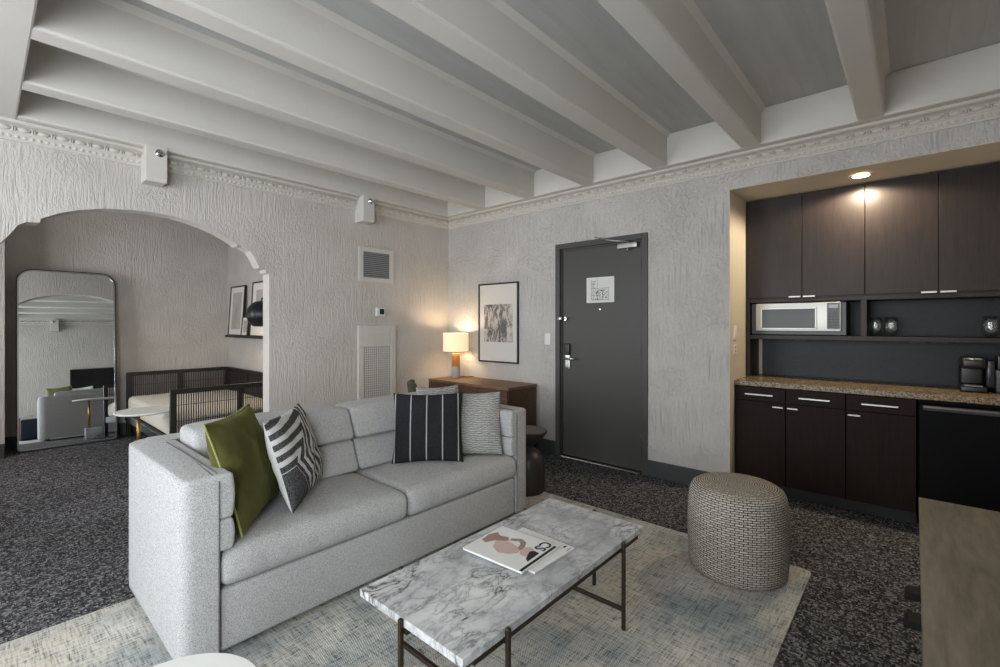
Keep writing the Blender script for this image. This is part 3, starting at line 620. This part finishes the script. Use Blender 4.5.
# ------------------------------------------------------------------ television credenza
cz = thing('media_credenza', 'grey-brown wood credenza with black leather pulls in the right foreground', 'credenza', (1.70, -.31, 0))
obj('top', bx(-1.0, 1.092, -.285, .295, .575, .60, bev=.003), 'grey_oak', cz)
obj('body', bx(-.99, 1.082, -.28, .27, .10, .574, bev=.003), 'grey_oak', cz)
for k in range(3):
    a, b_ = ((-.985,-.435), (-.435,.13), (.13,1.078))[k]; d_ = obj('door', bx(a+.002, b_-.002, .271, .287, .105, .571, bev=.002), 'grey_oak', cz)
    px = a+.09 if k % 2 == 0 else b_-.09
    bm = prism(B(), [(.287, .555), (.322, .55), (.332, .54), (.332, .53), (.287, .53)], px-.03, px+.03, 'x', bev=.003); obj('leather_pull', bm, 'leather_black', d_)
for sx in (-.9, 1.0):
    for sy in (-.22, .22): obj('leg', tube(B(), [(sx, sy, .10), (sx, sy, 0)], .016, 12), 'black_matte', cz)
tv = thing('television', 'black flat television on the wall above the credenza, seen in the mirror', 'television', (1.72, YC, .80))
obj('housing', rbox(B(), (0, .05, .36), (1.24, .05, .72), .01, (2,1,2)), 'black_plastic', tv, smooth=True); obj('screen', bx(-.60, .60, .0755, .077, .02, .70), 'screen_black', tv); obj('wall_mount', bx(-.2, .2, 0.001, .026, .2, .5), 'black_matte', tv)
# small ottoman seen in the mirror
nb = thing('storage_ottoman', 'small dark navy ottoman by the television wall, seen at the left edge of the mirror', 'ottoman', (.47, -.34, 0))
obj('body', rbox(B(), (0,0,.24), (.36, .42, .44), .03, (3,2,2)), 'navy_fabric', nb, smooth=True)
for a in (-.13, .13):
    for b in (-.15, .15): obj('foot', lathe(B(), [(0,0), (.02,0), (.025,.025), (0,.025)], 12, (a, b, 0)), 'black_matte', nb)

# ------------------------------------------------------------------ kitchen
KX = 4.176
def bar_handle(bm, x, ya_, yb_, z, th=.006):
    box(bm, x-.032, x-.02, ya_, yb_, z-th, z+th, bev=.002)
    for y in (ya_+.02, yb_-.02): tube(bm, [(x-.022, y, z), (x+.001, y, z)], .004, 6)
cabs = [(.749, 1.113, 'R', 'leftmost of three under the granite worktop, beside the cream wall'), (.371, .747, 'L', 'middle of three under the granite worktop'), (-.012, .369, 'L', 'rightmost of three under the granite worktop, beside the fridge')]
for a, b, side, lab in cabs:
    c_ = thing('base_cabinet', 'dark espresso base cabinet, '+lab, 'cabinet', (KX, (a+b)/2, 0), group='base cabinets'); w = (b-a)/2
    obj('carcass', bx(.034, .655, -w, w, .10, .868), 'espresso_base', c_); obj('kick_board', bx(.10, .12, -w, w, 0, .10), 'black_matte', c_)
    dr = obj('drawer', bx(.012, .033, -w+.002, w-.002, .752, .864, bev=.0015), 'espresso_base', c_); bm = B(); q = min(.1, w*.55); bar_handle(bm, .012, -q, q, .806); obj('drawer_handle', bm, 'steel', dr)
    do = obj('door', bx(.012, .033, -w+.002, w-.002, .102, .749, bev=.0015), 'espresso_base', c_); bm = B()
    if side == 'R': bar_handle(bm, .012, -w+.012, -w+.085, .72)
    else: bar_handle(bm, .012, w-.085, w-.012, .72)
    obj('door_handle', bm, 'steel', do)
fg = thing('mini_fridge', 'black undercounter mini fridge at the right end of the kitchenette', 'fridge', (KX, -.315, 0))
obj('body', bx(.04, .62, -.295, .295, .03, .862), 'fridge_black', fg); fd = obj('door', rbox(B(), (.018, 0, .45), (.042, .588, .79), .012, (1,4,4)), 'fridge_black', fg, smooth=True)
bm = prism(B(), [(-.03,.822), (-.006,.835), (-.002,.81), (-.02,.805)], -.27, .27, 'y', bev=.003); obj('handle_rail', bm, 'grey_plastic', fd)
for b in (-.25, .25): obj('foot', lathe(B(), [(0,0), (.02,0), (.02,.03), (0,.03)], 12, (.08, b, 0)), 'black_matte', fg)
ctp = obj('worktop', bx(KX-.005, 4.849, YC+.001, 1.1115, .87, .912, bev=.005), 'granite'); tag(ctp, 'brown speckled granite worktop along the kitchenette', 'worktop')
bsp = struct('trim_backsplash', bx(4.832, 4.8495, YC+.001, 1.05, .9125, 1.243), 'charcoal_panel')
obj('joint', bx(4.8295, 4.8325, YC+.002, 1.05, 1.045, 1.051), 'charcoal_panel', bsp)
UX = 4.53
ss = obj('open_shelf', bx(UX, 4.848, YC+.001, 1.08, 1.244, 1.279, bev=.002), 'espresso'); tag(ss, 'long dark open shelf above the worktop carrying microwave and glasses', 'shelf')
obj('shelf_back', bx(4.835, 4.848, YC+.001, 1.06, 1.2795, 1.558), 'charcoal_panel', ss); obj('divider', bx(UX, 4.834, .271, .307, 1.2795, 1.558), 'espresso', ss)
obj('top_board', bx(UX, 4.848, YC+.001, 1.08, 1.5585, 1.588, bev=.002), 'espresso', ss)
obj('side_panel', bx(UX-.002, 4.848, 1.081, 1.1115, .9125, 1.588), 'espresso', ss)
for y in (.72, -.02, -.14): obj('under_shelf_light', bx(4.61, 4.64, y-.045, y+.045, 1.235, 1.2435, bev=.003), 'grey_plastic', ss)
ups = [(.283, 1.1115, .692, 'left dark upper cabinet over the microwave, two tall doors'), (-.555, .281, -.130, 'right dark upper cabinet over the glasses, two tall doors')]
for a, b, mid, lab in ups:
    c_ = thing('wall_cabinet', lab, 'cabinet', (UX, mid, 1.59), group='upper cabinets')
    obj('carcass', bx(.021, .318, a-mid, b-mid, 0, .855), 'espresso', c_)
    for (p, q) in ((a-mid, 0), (0, b-mid)):
        d_ = obj('door', bx(0, .020, p+.002, q-.002, .012, .862, bev=.0015), 'espresso', c_)
        bm = B(); y = -.05 if q == 0 else .05; box(bm, -.018, .001, y-.042, y+.042, .010, .016, bev=.002); box(bm, -.02, -.014, y-.042, y+.042, .004, .018, bev=.002); obj('edge_pull', bm, 'dull_steel', d_)
# filler at far right
struct('trim_filler', bx(UX+.002, 4.849, YC+.0005, -.557, 1.59, 2.455), 'espresso')
# microwave
mw = thing('microwave', 'stainless microwave with a black window on the open shelf', 'microwave', (UX+.012, .733, 1.28))
obj('case', bx(.012, .30, -.335, .342, .004, .270, bev=.003), 'black_plastic', mw)
obj('front', rbox(B(), (.0, 0, .153), (.022, .604, .236), .004, (1,3,2)), 'dull_steel', mw, smooth=True, ang=40)
bmd = B()
for (a, b, c_, d_) in ((-.145, .265, .218, .234), (-.145, .265, .048, .062), (.25, .265, .062, .218), (-.145, -.13, .062, .218)): box(bmd, -.020, -.0105, a, b, c_, d_, bev=.003)
md = obj('door_trim', bmd, 'dull_steel', mw); obj('window', bx(-.0135, -.0105, -.13, .25, .062, .218), 'oven_window', md)
cp = obj('control_panel', bx(-.0135, -.0105, -.295, -.212, .055, .262, bev=.001), 'oven_window', mw)
bm = B()
for r in range(6):
    for q in range(3): box(bm, -.0155, -.013, -.286+q*.025, -.286+q*.025+.018, .066+r*.023, .066+r*.023+.014)
obj('buttons', bm, 'grey_plastic', cp); obj('display', bx(-.0145, -.0132, -.285, -.222, .222, .25), 'screen_black', cp)
for y in (-.28, .28): obj('foot', bx(.03, .07, y-.015, y+.015, 0, .0045), 'black_matte', mw)
# glasses
g0 = None
for x, y, lab in ((4.64, .222, 'left of two stemless glasses next to the shelf divider'), (4.64, .13, 'right of two stemless glasses next to the shelf divider'), (4.66, -.392, 'left glass of the pair at the right end of the shelf'), (4.66, -.48, 'right glass of the pair at the right end of the shelf')):
    lab = 'clear glass tumbler, '+lab
    if g0 is None:
        g0 = o = obj('drinking_glass', lathe(B(), [(0,.001), (.026,.001), (.034,.012), (.041,.05), (.040,.10), (.0365,.148), (.035,.148), (.0385,.10), (.0395,.05), (.032,.014), (0,.009)], 28), 'clear_glass', smooth=True)
    else: o = copy_tree(g0)
    o.location = (x, y, 1.2795); tag(o, lab, 'glass', 'drinking glasses')
# coffee maker
cm = thing('coffee_maker', 'black single-cup coffee maker with a silver lid handle on the worktop', 'coffee maker', (4.58, -.30, .9122))
obj('base', rbox(B(), (0, 0, .02), (.26, .13, .04), .01, (2,2,1)), 'black_plastic', cm, smooth=True); obj('drip_tray', bx(-.125, -.03, -.045, .045, .04, .046, bev=.002), 'steel', cm)
obj('column', rbox(B(), (.065, 0, .13), (.12, .125, .19), .02, (2,2,2)), 'black_plastic', cm, smooth=True)
obj('brew_head', rbox(B(), (-.02, 0, .195), (.21, .125, .08), .025, (2,2,2)), 'black_plastic', cm, smooth=True)
obj('lid_handle', tube(B(), [(-.06, -.045, .225), (-.115, -.035, .225), (-.13, 0, .225), (-.115, .035, .225), (-.06, .045, .225)], .009, 10), 'chrome', cm, smooth=True)
obj('water_tank', rbox(B(), (.05, -.088, .12), (.16, .045, .19), .012, (2,1,2)), simple('smoked_tank', '2b2d30', .15, grain=(9,.02,.001)) and 'smoked_tank', cm, smooth=True)
ib = thing('ice_bucket', 'grey and black ice bucket at the right end of the worktop', 'bucket', (4.60, -.475, .9122))
obj('bucket', rbox(B(), (0,0,.075), (.14, .13, .15), .01, (2,2,2)), 'grey_plastic', ib, smooth=True); obj('liner', rbox(B(), (0,0,.20), (.13, .12, .10), .01, (2,2,2)), 'black_plastic', ib, smooth=True)
# side wall plates
p = plate('light_switch', 'white switch plate on the cream side wall of the kitchenette', 'switch', (4.19, 1.1165, 1.30), 0, .075, .12)
p = plate('wall_outlet', 'white outlet plate under the switch on the cream side wall of the kitchenette', 'outlet', (4.19, 1.1165, 1.165), 0, .07, .085, 'outlet')
bm = B()
for q in (-.016, .016): box(bm, -.014, .014, -.0095, -.0075, q-.004, q+.004)
obj('sockets', bm, 'ink', p)
dl = thing('downlight', 'lit round recessed downlight in the soffit over the kitchenette', 'light', (4.29, .29, 2.4583))
obj('trim_ring', lathe(B(), [(.052,0), (.068,0), (.068,-.005), (.052,-.003), (.052,0)], 32), 'white_paint', dl, smooth=True, ang=40); obj('lens', lathe(B(), [(0,-.001), (.051,-.001), (.051,-.003), (0,-.003)], 32), 'downlight_glow', dl)

# ------------------------------------------------------------------ alcove furniture
mr = thing('floor_mirror', 'tall floor mirror with rounded top corners leaning on the alcove wall', 'mirror', (.68, 7.095, .012))
MW, MH = .82, 1.965
def mo(e, r=.13):
    w = MW/2-e; h = MH-e; r = r-e*.8; rb = .03
    return [(-w+rb, e), (w-rb, e)]+arc(w-rb, e+rb, rb, 270, 360, 3)[1:]+arc(w-r, h-r, r, 0, 90)+arc(-w+r, h-r, r, 90, 180)+arc(-w+rb, e+rb, rb, 180, 270, 3)[:-1]
o_, i_ = mo(0), mo(.012); bm = B(); n = len(o_); VV = [[bm.verts.new((p[0], y, p[1])) for p in P] for P, y in ((o_, -.015), (i_, -.015), (i_, .015), (o_, .015))]
for k in range(4):
    for j in range(n): bm.faces.new([VV[k][j], VV[k][(j+1) % n], VV[(k+1) % 4][(j+1) % n], VV[(k+1) % 4][j]])
obj('mirror_frame', bm, simple('gunmetal', 'b2b4b6', .15, 1, grain=(40,.02,.0005)) and 'gunmetal', mr)
bm = B(); o2 = mo(-.009); VV = [[bm.verts.new((p[0], y, p[1])) for p in P] for P, y in ((o2, -.012), (o_, -.012), (o_, .017), (o2, .017))]
for k in range(4):
    for j in range(n): bm.faces.new([VV[k][j], VV[k][(j+1) % n], VV[(k+1) % 4][(j+1) % n], VV[(k+1) % 4][j]])
obj('frame_edge', bm, 'black_frame', mr)
obj('glass', prism(B(), i_, -.004, .004, 'y'), 'mirror_glass', mr)
MIR_TILT, MIR_YAW = 4.5, -1.2
mr.rotation_euler = (math.radians(-MIR_TILT), 0, math.radians(MIR_YAW))
# cane daybed
db = thing('cane_daybed', 'dark framed daybed with woven cane panels and a cream mattress in the alcove', 'daybed', (1.77, 6.15, 0))
bx_, by_ = 1.77, 6.15
def dbo(name, bm, m, parent=None, **k): bmesh.ops.translate(bm, vec=(-bx_, -by_, 0), verts=bm.verts); return obj(name, bm, m, parent or db, **k)
def panel(name, a, b, z0, z1, posts, along):
    """frame of rails and posts between a and b with a cane mesh inside; along 'x' or 'y'"""
    fixed = a[1] if along == 'x' else a[0]; lo, hi = (a[0], b[0]) if along == 'x' else (a[1], b[1])
    def bb(bm, p, q, z, zz, t): 
        if along == 'x': box(bm, p, q, fixed-t, fixed+t, z, zz, bev=.003 if t > .01 else 0)
        else: box(bm, fixed-t, fixed+t, p, q, z, zz, bev=.003 if t > .01 else 0)
    bm = B(); bb(bm, lo, hi, z1-.045, z1, .02); bb(bm, lo+.045, hi-.045, z0, z0+.05, .018)
    for p in posts: bb(bm, p-.022, p+.022, (0 if p in (posts[0], posts[-1]) else z0+.05), z1-.045, .02)
    f = dbo(name, bm, 'black_frame'); bm = B(); n_ = int((hi-lo-.04)/.02)
    for i in range(n_):
        p = lo+.03+i*.02; bb(bm, p-.0048, p+.0048, z0+.05, z1-.045, .002)
    nz = int((z1-z0-.1)/.15)
    for i in range(nz):
        z = z0+.12+i*.15; bb(bm, lo+.03, hi-.03, z-.0022, z+.0022, .003)
    dbo('cane_panel', bm, 'cane', f)
panel('end_panel', (1.165, 5.10), (2.33, 5.10), .20, .77, (1.187, 1.76, 2.308), 'x')
panel('end_panel', (1.20, 7.20), (2.33, 7.20), .20, .78, (1.222, 1.76, 2.308), 'x')
panel('back_panel', (2.34, 5.122), (2.34, 7.178), .20, .775, (5.144, 5.82, 6.50, 7.156), 'y')
bm = B(); box(bm, 1.18, 1.22, 5.125, 7.175, .20, .285, bev=.004); box(bm, 1.22, 2.315, 5.125, 7.175, .22, .28); dbo('seat_frame', bm, 'black_frame')
dbo('mattress', rbox(B(), (1.755, 6.15, .385), (1.10, 2.03, .20), .05, (8,12,2), lambda p, h: (p.x, p.y, p.z+(.012*mn.noise(Vector((p.x*3, p.y*3, 1)))+.01*(1-(p.x/h[0])**2))*max(0, p.z/h[2]))), 'cream_fabric', smooth=True)
# C side table in the alcove
st = thing('round_side_table', 'round white side table on an offset brass pole beside the cane daybed', 'table', (1.03, 5.35, -.04))
obj('tabletop', lathe(B(), [(0,.59), (.215,.59), (.228,.596), (.23,.606), (.225,.612), (0,.612)], 48), 'white_laminate', st, smooth=True, ang=40)
obj('pole', tube(B(), [(-.05, 0, .19), (-.05, 0, .59)], .014, 14), 'brass', st, smooth=True); obj('base_block', rbox(B(), (-.0, 0, .12), (.2, .2, .16), .008, (2,2,1)), 'marble', st, smooth=True, ang=40)
# picture ledge
lg = obj('picture_ledge', bx(AX-.10, AX, 5.45, 7.15, 1.195, 1.215, bev=.002), 'black_frame'); tag(lg, 'slim black picture ledge on the right alcove wall', 'ledge')
obj('lip', bx(AX-.104, AX-.0985, 5.45, 7.15, 1.195, 1.228), 'black_frame', lg)
def on_ledge(f, y, off, tilt): f.matrix_world = Matrix.Translation((AX-off, y, 1.2155)) @ Matrix.Rotation(-PI/2, 4, 'Z') @ Matrix.Rotation(-tilt, 4, 'X')
on_ledge(framed('framed_picture', 'narrow black framed print at the left end of the alcove picture ledge', .52, .68, .33, .50, 'faded_print', 0, 'pictures on the alcove ledge'), 6.88, .055, .06)
on_ledge(framed('framed_picture', 'larger black framed picture on the ledge behind the dome lamp', .72, .70, .45, .45, 'faded_print', .02, 'pictures on the alcove ledge'), 6.02, .05, .06)
on_ledge(framed('framed_picture', 'small framed picture on the ledge between the two larger ones', .22, .26, .13, .16, 'faded_print', 0, 'pictures on the alcove ledge'), 6.50, .075, .09)
wl = thing('wall_lamp', 'black dome wall lamp over the cane daybed in the alcove', 'lamp', (2.17, 5.62, 1.485))
prof = [(.16*math.cos(a), .16*math.sin(a)) for a in [math.radians(q) for q in range(-60, 89, 8)]]+[(0,.16)]
pin = [(.154*math.cos(a), .154*math.sin(a)) for a in [math.radians(q) for q in range(84, -61, -8)]]
obj('dome_shade', lathe(B(), prof+[(0,.154)]+pin, 40), 'dome_metal', wl, smooth=True, ang=50)
obj('bulb', ball(B(), (0,0,-.07), .04, 16, 10), 'bulb_glow', wl, smooth=True)
bm = tube(B(), [(0,0,.155), (0,0,.185), (.06,0,.20), (AX-2.17-.004,0,.20)], .008, 10); obj('arm', bm, 'dome_metal', wl, smooth=True)
bm = lathe(B(), [(0,0), (.045,0), (.045,.012), (0,.012)], 24); bmesh.ops.transform(bm, matrix=Matrix.Translation((AX-2.17, 0, .20)) @ Matrix.Rotation(-PI/2, 4, 'Y'), verts=bm.verts); obj('wall_rose', bm, 'dome_metal', wl)

# ------------------------------------------------------------------ lights
def area(name, loc, rot, sx, sy, e, col):
    l = bpy.data.lights.new(name, 'AREA'); l.shape = 'RECTANGLE'; l.size = sx; l.size_y = sy; l.energy = e; l.color = col
    o = bpy.data.objects.new(name, l); C.objects.link(o); o.location = loc; o.rotation_euler = rot; return o
for k, (a, b) in enumerate(W): area('daylight_and_fill', (XD-.2, (a+b)/2, 1.475), (0, -PI/2, 0), 1.85, b-a, 85, (.92,.965,1))
area('daylight_and_fill', (sum(WC)/2, YC-.2, 1.475), (PI/2, 0, 0), WC[1]-WC[0], 1.85, 140, (.88,.945,1))
area('daylight_and_fill', (-1.4, sum(WA)/2, 1.5), (0, -PI/2, 0), 1.6, WA[1]-WA[0], 60, (.96,.98,1))  # added fill through the alcove opening, no known source there
def point(name, loc, e, col, r): 
    l = bpy.data.lights.new(name, 'POINT'); l.energy = e; l.color = col; l.shadow_soft_size = r; o = bpy.data.objects.new(name, l); C.objects.link(o); o.location = loc; return o
point('table_lamp_light', (lx, ly, .7285+.45), 12, (1,.82,.58), .05)
point('wall_lamp_light', (2.17, 5.62, 1.345), 10, (1,.78,.52), .03)
l = bpy.data.lights.new('downlight_spot', 'SPOT'); l.energy = 75; l.color = (1,.84,.60); l.spot_size = 2.95; l.spot_blend = .3; l.shadow_soft_size = .04
o = bpy.data.objects.new('downlight_spot', l); C.objects.link(o); o.location = (4.34, .29, 2.445)
w = bpy.data.worlds.new('sky'); sc.world = w; w.use_nodes = True; w.node_tree.nodes['Background'].inputs[0].default_value = (.75,.85,1,1); w.node_tree.nodes['Background'].inputs[1].default_value = 1.0
# ------------------------------------------------------------------ camera
cam = bpy.data.cameras.new('camera'); co = bpy.data.objects.new('camera', cam); C.objects.link(co)
cam.sensor_width = 36; cam.sensor_fit = 'HORIZONTAL'; cam.lens = 464.4/1000*36; cam.shift_y = -.009; cam.clip_start = .02
TH = math.atan(414/464.4); co.location = (0,0,1.37); co.rotation_euler = (PI/2, 0, TH-PI/2); sc.camera = co
vs = sc.view_settings; sc.display_settings.display_device = 'sRGB'; vs.view_transform = 'Standard'; vs.look = 'None'; vs.gamma = 1; vs.use_curve_mapping = False; vs.exposure = 0.05
